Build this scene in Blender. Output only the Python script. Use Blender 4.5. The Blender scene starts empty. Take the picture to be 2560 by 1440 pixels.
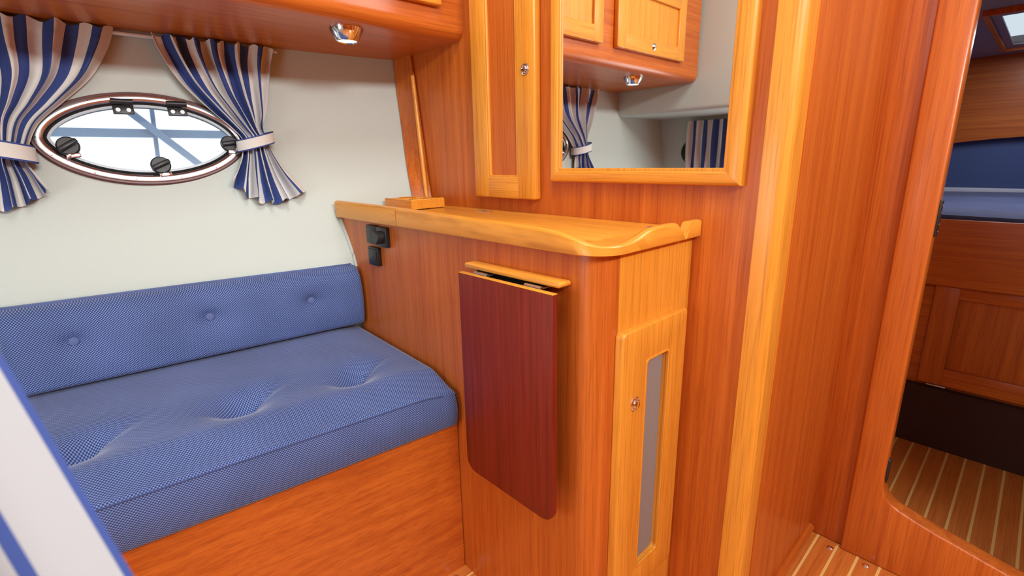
import bpy, bmesh, math, random
from mathutils import Vector, Matrix
random.seed(7)
S = bpy.context.scene
C = S.collection
ZO = 1.0            # all coordinates below are relative to eye height; floor lies at z = -1 -> world 0
R = math.radians

# ------------------------------------------------------------------ camera
cam_d = bpy.data.cameras.new('camera'); cam = bpy.data.objects.new('camera', cam_d); C.objects.link(cam)
F = 1227.113
cam_d.sensor_width = 36.0; cam_d.sensor_fit = 'HORIZONTAL'; cam_d.lens = F / 2560 * 36
cam_d.clip_start = 0.01
yaw, pitch, roll = R(47.1096), R(14.6943), R(-1.14864)
fw = Vector((-math.sin(yaw) * math.cos(pitch), math.cos(yaw) * math.cos(pitch), -math.sin(pitch)))
rt = Vector((math.cos(yaw), math.sin(yaw), 0)); up = rt.cross(fw)
rt2 = math.cos(roll) * rt + math.sin(roll) * up; up2 = -math.sin(roll) * rt + math.cos(roll) * up
M = Matrix((rt2, up2, -fw)).transposed().to_4x4(); M.translation = Vector((0, 0, ZO))
cam.matrix_world = M
cam_d.dof.use_dof = True; cam_d.dof.focus_distance = 1.15; cam_d.dof.aperture_fstop = 5.0
S.camera = cam

# ------------------------------------------------------------------ world and light
S.view_settings.view_transform = 'Standard'; S.view_settings.look = 'None'
S.view_settings.gamma = 1.0; S.view_settings.use_curve_mapping = False
S.view_settings.exposure = -0.06
S.cycles.max_bounces = 6; S.cycles.diffuse_bounces = 3; S.cycles.glossy_bounces = 3; S.cycles.transmission_bounces = 2; S.cycles.transparent_max_bounces = 6
S.cycles.use_adaptive_sampling = True; S.cycles.adaptive_threshold = 0.06
S.cycles.caustics_reflective = False; S.cycles.caustics_refractive = False
W = bpy.data.worlds.new('overcast_sky'); S.world = W; W.use_nodes = True
bg = W.node_tree.nodes['Background']; bg.inputs[0].default_value = (0.86, 0.93, 1.0, 1); bg.inputs[1].default_value = 1.6

def area(name, loc, target, sx, sy, power, col):
    d = bpy.data.lights.new(name, 'AREA'); d.shape = 'RECTANGLE'; d.size = sx; d.size_y = sy; d.energy = power; d.color = col
    o = bpy.data.objects.new(name, d); C.objects.link(o)
    o.location = (loc[0], loc[1], loc[2] + ZO)
    dirv = Vector(target) - Vector(loc); o.rotation_euler = dirv.to_track_quat('-Z', 'Y').to_euler()
    return o
# daylight through the side window opposite the bench, the companionway and the deck hatch overhead
area('side_window_daylight', (1.09, 0.25, 0.86), (-1.2, 0.25, 0.0), 1.2, 0.16, 37, (0.98, 1.0, 1.0))
area('deck_hatch_daylight', (-0.42, 0.28, 1.07), (-0.42, 0.28, -1), 0.46, 0.46, 10.5, (0.97, 1.0, 1.0))
area('aft_window_daylight', (-0.67, -0.84, -0.16), (-0.60, 0.90, -0.35), 0.48, 0.46, 4.5, (0.98, 1.0, 1.0))
area('fore_hatch_daylight', (-0.06, 2.55, 0.385), (-0.05, 2.62, -1), 0.20, 0.56, 3.4, (0.92, 0.96, 1.0))
area('companionway_daylight', (0.40, -0.86, 0.78), (-0.55, 0.75, -0.25), 0.55, 0.45, 5, (0.97, 1.0, 1.0))

# ------------------------------------------------------------------ materials
def lin(r, g, b):
    f = lambda c: (c / 255 / 12.92) if c / 255 <= 0.04045 else ((c / 255 + 0.055) / 1.055) ** 2.4
    return (f(r), f(g), f(b), 1)
def newmat(name):
    m = bpy.data.materials.new(name); m.use_nodes = True
    return m, m.node_tree.nodes, m.node_tree.links, m.node_tree.nodes['Principled BSDF']
def plain(name, col, rough=0.5, metal=0.0, spec=0.5, coat=0.0):
    m, n, l, p = newmat(name)
    p.inputs['Base Color'].default_value = col; p.inputs['Roughness'].default_value = rough
    p.inputs['Metallic'].default_value = metal; p.inputs['Specular IOR Level'].default_value = spec
    p.inputs['Coat Weight'].default_value = coat; p.inputs['Coat Roughness'].default_value = 0.12
    return m
def wood(name, light, dark, axis, rough=0.36, coat=0.22, fine=1.0, contrast=1.0, uv=False):
    m, n, l, p = newmat(name)
    tc = n.new('ShaderNodeTexCoord'); oi = n.new('ShaderNodeObjectInfo')
    mul = n.new('ShaderNodeVectorMath'); mul.operation = 'SCALE'; mul.inputs[0].default_value = (37.1, 51.7, 23.3)
    l.new(oi.outputs['Random'], mul.inputs['Scale'])
    add = n.new('ShaderNodeVectorMath'); add.operation = 'ADD'
    l.new(tc.outputs['UV' if uv else 'Object'], add.inputs[0]); l.new(mul.outputs[0], add.inputs[1])
    def noise(sc_al, sc_ac, detail, dist):
        mp = n.new('ShaderNodeMapping'); s = [sc_ac] * 3; s[axis] = sc_al; mp.inputs['Scale'].default_value = s
        l.new(add.outputs[0], mp.inputs['Vector'])
        t = n.new('ShaderNodeTexNoise'); t.inputs['Scale'].default_value = 1.0; t.inputs['Detail'].default_value = detail
        t.inputs['Roughness'].default_value = 0.6; t.inputs['Distortion'].default_value = dist
        l.new(mp.outputs[0], t.inputs['Vector']); return t
    a = noise(0.5, 52 * fine, 3, 0.0); b = noise(7, 330 * fine, 2, 0.0)
    r1 = n.new('ShaderNodeValToRGB'); r1.color_ramp.elements[0].position = 0.5 - 0.29 / contrast; r1.color_ramp.elements[1].position = 0.5 + 0.29 / contrast
    r1.color_ramp.elements[0].color = dark; r1.color_ramp.elements[1].color = light
    l.new(a.outputs['Fac'], r1.inputs[0])
    r2 = n.new('ShaderNodeValToRGB'); r2.color_ramp.elements[0].position = 0.33; r2.color_ramp.elements[1].position = 0.52
    r2.color_ramp.elements[0].color = (0.62, 0.52, 0.45, 1); r2.color_ramp.elements[1].color = (1, 1, 1, 1)
    l.new(b.outputs['Fac'], r2.inputs[0])
    mx = n.new('ShaderNodeMix'); mx.data_type = 'RGBA'; mx.blend_type = 'MULTIPLY'; mx.inputs[0].default_value = 0.6
    l.new(r1.outputs[0], mx.inputs[6]); l.new(r2.outputs[0], mx.inputs[7]); l.new(mx.outputs[2], p.inputs['Base Color'])
    p.inputs['Specular IOR Level'].default_value = 0.4; p.inputs['Roughness'].default_value = rough; p.inputs['Coat Weight'].default_value = coat; p.inputs['Coat Roughness'].default_value = 0.2
    return m
VEN = (lin(214, 118, 42), lin(176, 80, 24)); SOL = (lin(236, 162, 60), lin(218, 138, 42)); RED = (lin(138, 45, 24), lin(106, 29, 15))
wood_v = wood('mahogany_veneer_upright', *VEN, 2); wood_vx = wood('mahogany_veneer_across', *VEN, 0); wood_vy = wood('mahogany_veneer_lengthwise', *VEN, 1)
wood_s = wood('light_mahogany_upright', *SOL, 2); wood_sx = wood('light_mahogany_across', *SOL, 0); wood_sy = wood('light_mahogany_lengthwise', *SOL, 1)
wood_uv = wood('light_mahogany_bent', *SOL, 0, uv=True)
wood_r = wood('dark_red_mahogany', *RED, 2, rough=0.45, coat=0.05)
wood_r.node_tree.nodes['Principled BSDF'].inputs['Specular IOR Level'].default_value = 0.25
wood_floor = wood('teak_sole', lin(220, 134, 60), lin(196, 106, 42), 1, rough=0.4)
holly = plain('holly_strip', lin(238, 196, 120), 0.4)
satin = plain('satin_chrome', (0.60, 0.59, 0.60, 1), 0.25, 1.0)
chrome = plain('chrome', (0.86, 0.86, 0.88, 1), 0.08, 1.0); steel = plain('brushed_steel', (0.72, 0.71, 0.70, 1), 0.32, 1.0)
black = plain('black_plastic', lin(34, 34, 36), 0.4); rubber = plain('black_rubber', lin(24, 24, 26), 0.55)
darkred = plain('dark_red_surround', lin(96, 40, 36), 0.35); void = plain('shadow_gap_black', lin(14, 10, 8), 0.9)
greymesh = plain('grey_screen', lin(140, 132, 128), 0.7); white_p = plain('white_gelcoat', lin(222, 222, 220), 0.35)
beam_m = plain('blue_grey_steel', lin(96, 120, 146), 0.7); brass = plain('tarnished_brass', lin(150, 130, 96), 0.3, 1.0)
def vinyl(name, col):
    m, n, l, p = newmat(name); p.inputs['Base Color'].default_value = col; p.inputs['Roughness'].default_value = 0.55
    tc = n.new('ShaderNodeTexCoord'); t = n.new('ShaderNodeTexNoise'); t.inputs['Scale'].default_value = 420; t.inputs['Detail'].default_value = 2
    l.new(tc.outputs['Object'], t.inputs['Vector']); b = n.new('ShaderNodeBump'); b.inputs['Strength'].default_value = 0.12; b.inputs['Distance'].default_value = 0.002
    l.new(t.outputs['Fac'], b.inputs['Height']); l.new(b.outputs[0], p.inputs['Normal']); return m
cream = vinyl('cream_vinyl', lin(194, 203, 195)); greyvinyl = vinyl('grey_vinyl', lin(150, 145, 150))
def weave(name, c0, c1, size):
    m, n, l, p = newmat(name)
    uv = n.new('ShaderNodeUVMap'); sp = n.new('ShaderNodeSeparateXYZ'); l.new(uv.outputs[0], sp.inputs[0])
    def sn(sock):
        k = n.new('ShaderNodeMath'); k.operation = 'MULTIPLY'; k.inputs[1].default_value = 2 * math.pi / size; l.new(sock, k.inputs[0])
        s = n.new('ShaderNodeMath'); s.operation = 'SINE'; l.new(k.outputs[0], s.inputs[0]); return s
    a, b = sn(sp.outputs[0]), sn(sp.outputs[1])
    q = n.new('ShaderNodeMath'); q.operation = 'MULTIPLY'; l.new(a.outputs[0], q.inputs[0]); l.new(b.outputs[0], q.inputs[1])
    nz = n.new('ShaderNodeTexNoise'); nz.inputs['Scale'].default_value = 9; nz.inputs['Detail'].default_value = 3; l.new(uv.outputs[0], nz.inputs['Vector'])
    ad = n.new('ShaderNodeMath'); ad.operation = 'MULTIPLY_ADD'; ad.inputs[1].default_value = 0.5; ad.inputs[2].default_value = 0.5; l.new(q.outputs[0], ad.inputs[0])
    rp = n.new('ShaderNodeValToRGB'); rp.color_ramp.elements[0].position = 0.35; rp.color_ramp.elements[1].position = 0.85
    rp.color_ramp.elements[0].color = c0; rp.color_ramp.elements[1].color = c1; l.new(ad.outputs[0], rp.inputs[0])
    hs = n.new('ShaderNodeHueSaturation'); mr = n.new('ShaderNodeMapRange'); mr.inputs[1].default_value = 0.3; mr.inputs[2].default_value = 0.7; mr.inputs[3].default_value = 0.9; mr.inputs[4].default_value = 1.1
    l.new(nz.outputs['Fac'], mr.inputs[0]); l.new(mr.outputs[0], hs.inputs['Value']); l.new(rp.outputs[0], hs.inputs['Color']); l.new(hs.outputs[0], p.inputs['Base Color'])
    bp = n.new('ShaderNodeBump'); bp.inputs['Strength'].default_value = 0.5; bp.inputs['Distance'].default_value = 0.0008
    l.new(ad.outputs[0], bp.inputs['Height']); l.new(bp.outputs[0], p.inputs['Normal'])
    p.inputs['Roughness'].default_value = 0.75; p.inputs['Sheen Weight'].default_value = 0.35; p.inputs['Sheen Roughness'].default_value = 0.4
    p.inputs['Specular IOR Level'].default_value = 0.25
    return m
btnfab = plain('blue_button_cloth', lin(92, 108, 156), 0.8)
seamfab = plain('blue_piping_cloth', lin(62, 78, 128), 0.8)
bluefab = weave('blue_woven_upholstery', lin(38, 53, 103), lin(126, 148, 202), 0.0050)
def stripes(name, periods, edge=False):
    m, n, l, p = newmat(name)
    uv = n.new('ShaderNodeUVMap'); sp = n.new('ShaderNodeSeparateXYZ'); l.new(uv.outputs[0], sp.inputs[0])
    k = n.new('ShaderNodeMath'); k.operation = 'MULTIPLY'; k.inputs[1].default_value = periods; l.new(sp.outputs[1 if edge else 0], k.inputs[0])
    fr = n.new('ShaderNodeMath'); fr.operation = 'FRACT'; l.new(k.outputs[0], fr.inputs[0])
    rp = n.new('ShaderNodeValToRGB'); rp.color_ramp.interpolation = 'CONSTANT'
    cr_, nv = lin(222, 220, 213), lin(62, 80, 140)
    e = rp.color_ramp.elements
    if edge:
        e[0].position = 0; e[0].color = nv; e[1].position = 0.1; e[1].color = cr_; x = e.new(0.9); x.color = nv
    else:
        e[0].position = 0; e[0].color = cr_; e[1].position = 0.5; e[1].color = nv
    l.new(fr.outputs[0], rp.inputs[0]); l.new(rp.outputs[0], p.inputs['Base Color'])
    p.inputs['Roughness'].default_value = 0.85; p.inputs['Specular IOR Level'].default_value = 0.15
    return m
stripe75 = stripes('striped_curtain_cloth', 7.5); stripe65 = stripes('striped_curtain_cloth_wide', 9.5); bandmat = stripes('tieback_cloth', 1.0, True)
stripe3 = stripes('striped_foreground_cloth', 1.0)
_e = [x for x in stripe3.node_tree.nodes if x.type == 'VALTORGB'][0].color_ramp.elements
_cr, _nv = lin(166, 169, 172), tuple(_e[1].color); _e[0].color = _nv; _e[1].position = 0.014; _e[1].color = _cr
for _p, _c in ((0.144, _nv), (0.180, _cr), (0.31, _nv), (0.345, _cr), (0.48, _nv), (0.515, _cr)): _e.new(_p).color = _c
def glassmat(name, tint=(0.97, 0.985, 1, 1), rough=0.02, ior=0.05):
    m = bpy.data.materials.new(name); m.use_nodes = True; n, l = m.node_tree.nodes, m.node_tree.links; n.clear()
    o = n.new('ShaderNodeOutputMaterial'); t = n.new('ShaderNodeBsdfTransparent'); t.inputs[0].default_value = tint
    g = n.new('ShaderNodeBsdfGlossy'); g.inputs['Roughness'].default_value = rough
    fz = n.new('ShaderNodeValue'); fz.outputs[0].default_value = ior; mx = n.new('ShaderNodeMixShader')
    l.new(fz.outputs[0], mx.inputs[0]); l.new(t.outputs[0], mx.inputs[1]); l.new(g.outputs[0], mx.inputs[2]); l.new(mx.outputs[0], o.inputs[0]); return m
glass = glassmat('clear_glass'); smoked = glassmat('smoked_acrylic', (0.72, 0.75, 0.76, 1), 0.05, 0.04)
mirror_m = plain('mirror_silver', (0.93, 0.94, 0.93, 1), 0.0, 1.0)
def emit(name, col, s):
    m, n, l, p = newmat(name); p.inputs['Base Color'].default_value = col; p.inputs['Emission Color'].default_value = col; p.inputs['Emission Strength'].default_value = s; return m
lampglow = emit('warm_lamp_lens', (1, 0.86, 0.6, 1), 6.0)

# ------------------------------------------------------------------ mesh helpers
LOC = {}
def link(name, me, mats, parent, origin):
    o = bpy.data.objects.new(name, me); C.objects.link(o)
    for m in (mats if isinstance(mats, (list, tuple)) else [mats]): me.materials.append(m)
    pl = Vector((0, 0, 0))
    if parent is not None: o.parent = parent; pl = LOC[parent.name]
    o.location = origin - pl; LOC[o.name] = origin.copy(); return o
def fin(name, bm, mat, parent=None, smooth=False, angle=None):
    xs = [v.co for v in bm.verts]
    mn = Vector((min(v.x for v in xs), min(v.y for v in xs), min(v.z for v in xs))); mx = Vector((max(v.x for v in xs), max(v.y for v in xs), max(v.z for v in xs)))
    c = Vector(((mn.x + mx.x) / 2, (mn.y + mx.y) / 2, mn.z))
    for v in bm.verts: v.co -= c
    if smooth:
        for f in bm.faces: f.smooth = True
        for e in bm.edges:
            if len(e.link_faces) == 2 and e.calc_face_angle(0) > R(angle or 40): e.smooth = False
    me = bpy.data.meshes.new(name); bm.to_mesh(me); bm.free()
    return link(name, me, mat, parent, c + Vector((0, 0, ZO)))
def thing(name, label, cat, loc, group=None):
    o = bpy.data.objects.new(name, None); C.objects.link(o); o.empty_display_size = 0.05
    o.location = (loc[0], loc[1], loc[2] + ZO); LOC[o.name] = Vector(o.location); tag(o, label, cat, group); return o
def tag(o, label, cat, group=None):
    o['label'] = label; o['category'] = cat
    if group: o['group'] = group
    return o
def struct(o, label=None):
    o['kind'] = 'structure'
    if label: o['label'] = label
    return o
def bx(bm, x0, x1, y0, y1, z0, z1, bev=0.0, seg=2):
    r = bmesh.ops.create_cube(bm, size=1.0); vs = r['verts']
    for v in vs:
        v.co = Vector(((x0 + x1) / 2 + v.co.x * (x1 - x0), (y0 + y1) / 2 + v.co.y * (y1 - y0), (z0 + z1) / 2 + v.co.z * (z1 - z0)))
    if bev:
        es = list({e for v in vs for e in v.link_edges}); bmesh.ops.bevel(bm, geom=es, offset=bev, segments=seg, profile=0.5, affect='EDGES')
def box(name, x0, x1, y0, y1, z0, z1, mat, parent=None, bev=0.0015, seg=2):
    bm = bmesh.new(); bx(bm, x0, x1, y0, y1, z0, z1, bev, seg); return fin(name, bm, mat, parent, bev > 0, 50)
def prism(name, pts, plane, a0, a1, mat, parent=None, bev=0.0, seg=2, smooth=True):
    """outline in two axes (plane 'xy','xz','yz'), extruded along the third from a0 to a1"""
    bm = bmesh.new()
    def P(p, a): return {'xy': (p[0], p[1], a), 'xz': (p[0], a, p[1]), 'yz': (a, p[0], p[1])}[plane]
    lo = [bm.verts.new(P(p, a0)) for p in pts]; hi = [bm.verts.new(P(p, a1)) for p in pts]; n = len(pts)
    f0 = bm.faces.new(lo); f1 = bm.faces.new(hi[::-1])
    for i in range(n): bm.faces.new((lo[i], hi[i], hi[(i + 1) % n], lo[(i + 1) % n]))
    bmesh.ops.recalc_face_normals(bm, faces=bm.faces[:])
    if bev: bmesh.ops.bevel(bm, geom=list(f0.edges) + list(f1.edges), offset=bev, segments=seg, profile=0.5, affect='EDGES')
    return fin(name, bm, mat, parent, smooth, 35)
def rrect(u0, u1, v0, v1, r, seg=5, corners=(1, 1, 1, 1)):
    pts = []
    for k, (cu, cv, a) in enumerate(((u1 - r, v1 - r, 0), (u0 + r, v1 - r, 90), (u0 + r, v0 + r, 180), (u1 - r, v0 + r, 270))):
        if corners[k]:
            for i in range(seg + 1):
                t = R(a + 90 * i / seg); pts.append((cu + r * math.cos(t), cv + r * math.sin(t)))
        else: pts.append((cu + r * (1 if a in (0, 270) else -1), cv + r * (1 if a < 180 else -1)))
    return pts
def basis(n):
    n = Vector(n).normalized(); a = Vector((0, 0, 1)) if abs(n.z) < 0.9 else Vector((0, 1, 0)); u = a.cross(n).normalized(); return u, n.cross(u), n
def lathe(name, prof, c, n, mat, parent=None, seg=28, angle=35):
    bm = bmesh.new(); u, v, w = basis(n); c = Vector(c); rings = []
    for r, h in prof:
        if r < 1e-6: rings.append([bm.verts.new(c + w * h)])
        else: rings.append([bm.verts.new(c + w * h + (u * math.cos(2 * math.pi * i / seg) + v * math.sin(2 * math.pi * i / seg)) * r) for i in range(seg)])
    for a, b in zip(rings, rings[1:]):
        for i in range(seg):
            j = (i + 1) % seg
            q = [a[i % len(a)], a[j % len(a)], b[j % len(b)], b[i % len(b)]]; q = list(dict.fromkeys(q))
            if len(q) > 2: bm.faces.new(q)
    bmesh.ops.recalc_face_normals(bm, faces=bm.faces[:]); return fin(name, bm, mat, parent, True, angle)
def tube(name, pts, r, mat, parent=None, seg=10, closed=False):
    bm = bmesh.new(); pts = [Vector(p) for p in pts]; n = len(pts); rings = []
    for i, p in enumerate(pts):
        d = (pts[(i + 1) % n] - pts[i - 1]) if (closed or 0 < i < n - 1) else (pts[1] - pts[0] if i == 0 else pts[-1] - pts[-2])
        u, v, w = basis(d); rings.append([bm.verts.new(p + (u * math.cos(2 * math.pi * k / seg) + v * math.sin(2 * math.pi * k / seg)) * r) for k in range(seg)])
    for i in range(n if closed else n - 1):
        a, b = rings[i], rings[(i + 1) % n]
        for k in range(seg): bm.faces.new((a[k], a[(k + 1) % seg], b[(k + 1) % seg], b[k]))
    if not closed: bm.faces.new(rings[0][::-1]); bm.faces.new(rings[-1])
    bmesh.ops.recalc_face_normals(bm, faces=bm.faces[:]); return fin(name, bm, mat, parent, True, 60)
def grid(name, fn, nu, nv, mat, parent=None, thick=0.0, skip=None, uvfn=None, angle=60, flip=False):
    bm = bmesh.new(); uvl = bm.loops.layers.uv.new('UVMap'); vs = [[bm.verts.new(fn(i / nu, j / nv)) for j in range(nv + 1)] for i in range(nu + 1)]
    for i in range(nu):
        for j in range(nv):
            if skip and skip((i + 0.5) / nu, (j + 0.5) / nv): continue
            idx = ((i, j), (i + 1, j), (i + 1, j + 1), (i, j + 1)); idx = idx[::-1] if flip else idx
            f = bm.faces.new([vs[a][b] for a, b in idx])
            for lp, (a, b) in zip(f.loops, idx): lp[uvl].uv = uvfn(a / nu, b / nv) if uvfn else (a / nu, b / nv)
    for v in [v for v in bm.verts if not v.link_faces]: bm.verts.remove(v)
    if thick:
        bm.normal_update(); bm.verts.index_update(); src = bm.verts[:]; fs = bm.faces[:]; be = [(e.verts[0], e.verts[1], e.link_faces[0]) for e in bm.edges if len(e.link_faces) == 1]
        cp_ = {v: bm.verts.new(v.co + v.normal * thick) for v in src}
        for f in fs:
            g = bm.faces.new([cp_[v] for v in reversed(f.verts)])
            um = {lp.vert: lp[uvl].uv.copy() for lp in f.loops}
            for v in f.verts:
                for lp in g.loops:
                    if lp.vert is cp_[v]: lp[uvl].uv = um[v]
        for a, b, f in be:
            g = bm.faces.new((a, b, cp_[b], cp_[a])); um = {lp.vert: lp[uvl].uv.copy() for lp in f.loops}
            for lp, v in zip(g.loops, (a, b, b, a)): lp[uvl].uv = um[v]
        bmesh.ops.recalc_face_normals(bm, faces=bm.faces[:])
    return fin(name, bm, mat, parent, True, angle)
def cr(xs, ys, x):
    n = len(xs); x = min(max(x, xs[0]), xs[-1]); i = 0
    while i < n - 2 and x > xs[i + 1]: i += 1
    h = xs[i + 1] - xs[i]; t = (x - xs[i]) / h
    def m(k):
        if k == 0: return (ys[1] - ys[0]) / (xs[1] - xs[0])
        if k == n - 1: return (ys[-1] - ys[-2]) / (xs[-1] - xs[-2])
        return (ys[k + 1] - ys[k - 1]) / (xs[k + 1] - xs[k - 1])
    return (2*t**3 - 3*t*t + 1) * ys[i] + (t**3 - 2*t*t + t) * h * m(i) + (-2*t**3 + 3*t*t) * ys[i+1] + (t**3 - t*t) * h * m(i+1)
HZ = [-1.0, -.5, -.30, -.142, .08, .31, .75]; HY = [-1.0, -.42, -.09, .25, .606, .9]
HX = [[-1.30, -1.28, -1.26, -1.23, -1.20, -1.16], [-1.49, -1.47, -1.45, -1.40, -1.345, -1.31], [-1.49, -1.47, -1.435, -1.375, -1.295, -1.25],
      [-1.51, -1.50, -1.475, -1.435, -1.372, -1.345], [-1.54, -1.53, -1.52, -1.505, -1.475, -1.44], [-1.57, -1.55, -1.545, -1.54, -1.525, -1.485],
      [-1.60, -1.57, -1.56, -1.555, -1.54, -1.50]]
def hull(y, z): return cr(HZ, [cr(HY, r, y) for r in HX], z)

# ------------------------------------------------------------------ the setting
YB = 0.896; CEIL = 1.08
# porthole frame of reference on the hull
PC = Vector((-1.500, 0.208, 0.063)); PA, PB = 0.208, 0.107
pu = Vector((hull(.41, .063) - hull(.01, .063), .40, 0)).normalized(); pv = Vector((hull(.2, .16) - hull(.2, -.03), 0, .19)).normalized()
pn = pu.cross(pv).normalized()
if pn.x < 0: pn = -pn
pv = pn.cross(pu).normalized(); pv = pv if pv.z > 0 else -pv
def oval(t, k=0.0):
    c, s = math.cos(t), math.sin(t)
    return (PA + k) * c, (PB + k) * math.copysign(abs(s) ** 1.12, s)
def in_oval(y, z, k):
    d = Vector((hull(y, z), y, z)) - PC; a, b = d.dot(pu), d.dot(pv)
    return (a / (PA + k)) ** 2 + (abs(b) / (PB + k)) ** 1.85 < 1
HY0, HY1, HZ0, HZ1 = -0.95, 0.895, -0.62, CEIL
hp = lambda u, v: (HY0 + (HY1 - HY0) * u, HZ0 + (HZ1 - HZ0) * v)
o = grid('wall_left', lambda u, v: (lambda y, z: Vector((hull(y, z), y, z)))(*hp(u, v)), 230, 180, cream, skip=lambda u, v: in_oval(*hp(u, v), -0.016)); struct(o, 'cream vinyl covered hull side with the oval porthole')
# bulkhead with the mirror
struct(box('wall_front', -1.40, -0.318, YB, YB + 0.02, -1.0, CEIL, wood_v, bev=0), 'mahogany bulkhead behind the mirror and counter')
struct(prism('wall_front', [(-1.62, CEIL), (-1.62, -0.62), (-1.35, -0.62), (-1.35, CEIL)], 'xz', YB + 0.004, YB + 0.02, wood_v, smooth=False), 'mahogany bulkhead edge against the hull')
struct(box('wall_passage', -0.32, -0.285, 0.93, 1.385, -1.0, CEIL, wood_v, bev=0), 'mahogany side panel between the corner post and the doorway')
# corner post
cp = [(-0.330, 0.878), (-0.330, 0.935), (-0.287, 0.935), (-0.287, 0.900)] + [(-0.305 + 0.018 * math.cos(R(a)), 0.896 + 0.018 * math.sin(R(a))) for a in range(0, -91, -15)]
struct(prism('trim_1', cp, 'xy', -1.0, CEIL, wood_s), 'light varnished corner post right of the mirror')
# twisted strip and batten where bulkhead meets the hull
def strip(u, v):
    z = -0.15 + (0.33 + 0.15) * v
    a = Vector((-1.322 - 0.070 * v, 0.893, z)); yb = cr([-0.16, -0.106, 0.104, 0.31, 0.36], [0.838, 0.846, 0.880, 0.8885, 0.8885], z); b = Vector((hull(yb, z) + 0.003, yb, z)); return a.lerp(b, u)
struct(grid('trim_2', strip, 2, 24, wood_v, thick=-0.006), 'mahogany strip between hull lining and bulkhead')
struct(tube('trim_3', [(-1.372, 0.880, 0.25), (-1.322, 0.872, -0.128)], 0.0062, wood_s, seg=12), 'slanting half-round batten above the counter end')
# doorway to the fore cabin
struct(box('trim_4', -0.287, -0.203, 1.358, 1.40, -1.0, CEIL, wood_v, bev=0.002), 'flat mahogany casing left of the doorway')
dr = []
zb, xr, rr = -0.885, -0.145, 0.085
dr = [(-0.206, -1.0), (0.34, -1.0), (0.34, CEIL), (0.19, CEIL), (0.19, -0.89), (0.088, -0.876), (0.042, -0.866), (0.007, -0.858), (-0.035, -0.849), (-0.065, -0.841), (-0.104, -0.829), (-0.124, -0.819), (-0.136, -0.805), (-0.1425, -0.785), (-0.145, -0.76)]
dr += [(xr, CEIL), (-0.206, CEIL)]
struct(prism('door_1', dr, 'xz', 1.340, 1.385, wood_v, bev=0.006, seg=3), 'mahogany doorway post and curved sill to the fore cabin')
DOOR = bpy.data.objects['door_1']
box('strike_plate', -0.1455, -0.1405, 1.352, 1.372, -0.175, -0.100, black, DOOR, 0.001)
for zz in (-0.11, -0.125, -0.15, -0.165): lathe('screw', [(0.0025, 0), (0.0018, 0.0012), (0, 0.0014)], (-0.1405, 1.362, zz), (1, 0, 0), chrome, DOOR, 10)
box('strike_plate', -0.1455, -0.1405, 1.352, 1.372, -0.775, -0.715, black, DOOR, 0.001)
struct(box('wall_front', 0.335, 1.12, 1.345, 1.385, -1.0, CEIL, wood_v, bev=0), 'mahogany bulkhead right of the doorway')
# baseboard quarter round
struct(tube('baseboard_passage', [(-0.282, 0.94, -0.988), (-0.282, 1.357, -0.988)], 0.011, wood_vy, seg=12), 'rounded mahogany moulding at the foot of the passage panel')
struct(box('baseboard_passage', -0.2905, -0.284, 0.94, 1.357, -1.0, -0.983, wood_vy, bev=0.001), 'mahogany fillet behind the rounded moulding')

# floor: planks with holly seams
fl = bpy.data.objects.new('floor', None); C.objects.link(fl); LOC['floor'] = Vector((0, 0, 0)); fl.location = (0, 0, 0); struct(fl, 'teak sole boards with pale holly seams')
PW = 0.0465; X0 = -0.259 - 14 * PW
subs = box('sub_floor', -1.2, 1.12, -0.95, 1.385, -1.03, -1.004, void, fl, 0)
pl0 = st0 = None
for i in range(0, 44):
    x = X0 + i * PW
    if x > 1.08: break
    if pl0 is None:
        pl0 = box('plank', x + 0.003, x + PW - 0.003, -0.95, 1.358, -1.004, -1.0, wood_floor, fl, 0.0); st0 = box('holly_seam', x - 0.003, x + 0.003, -0.95, 1.358, -1.004, -1.0004, holly, fl, 0)
    else:
        for src in (pl0, st0):
            c = src.copy(); C.objects.link(c); c.location.x = src.location.x + (x - X0)
ff = bpy.data.objects.new('floor_forward', None); C.objects.link(ff); LOC['floor_forward'] = Vector((0, 0, 0)); struct(ff, 'teak sole boards of the fore cabin beyond the doorway')
box('sub_floor', -0.8, 0.9, 1.385, 2.2, -1.03, -1.004, void, ff, 0)
pl1 = st1 = None
for i in range(0, 28):
    x = -0.259 - 6 * PW + i * PW
    if pl1 is None:
        xs = x; pl1 = box('plank', x + 0.003, x + PW - 0.003, 1.43, 2.12, -1.004, -1.0, wood_floor, ff, 0); st1 = box('holly_seam', x - 0.003, x + 0.003, 1.43, 2.12, -1.004, -1.0004, holly, ff, 0)
    else:
        for src in (pl1, st1):
            c = src.copy(); C.objects.link(c); c.location.x = src.location.x + (x - xs)
struct(box('trim_5', -0.5, 0.75, 1.387, 1.43, -1.004, -0.992, black, bev=0.002), 'black edging strip behind the doorway sill')
for i, (x, y, lab) in enumerate(((-0.224, 1.325, 'chrome snap stud in the sole nearest the doorway corner'), (-0.145, 1.322, 'chrome snap stud in the sole in front of the curved sill'))):
    tag(lathe('floor_stud', [(0.0075, 0), (0.0075, 0.0015), (0.004, 0.004), (0, 0.0045)], (x, y, -1.0), (0, 0, 1), chrome, None, 18), lab, 'stud', 'snap studs in the sole')
tag(lathe('floor_stud', [(0.0075, 0), (0.0075, 0.0015), (0.004, 0.004), (0, 0.0045)], (-0.835, 0.565, -1.0), (0, 0, 1), chrome, None, 18), 'chrome snap stud in the sole at the foot of the bench', 'stud', 'snap studs in the sole')

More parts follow.
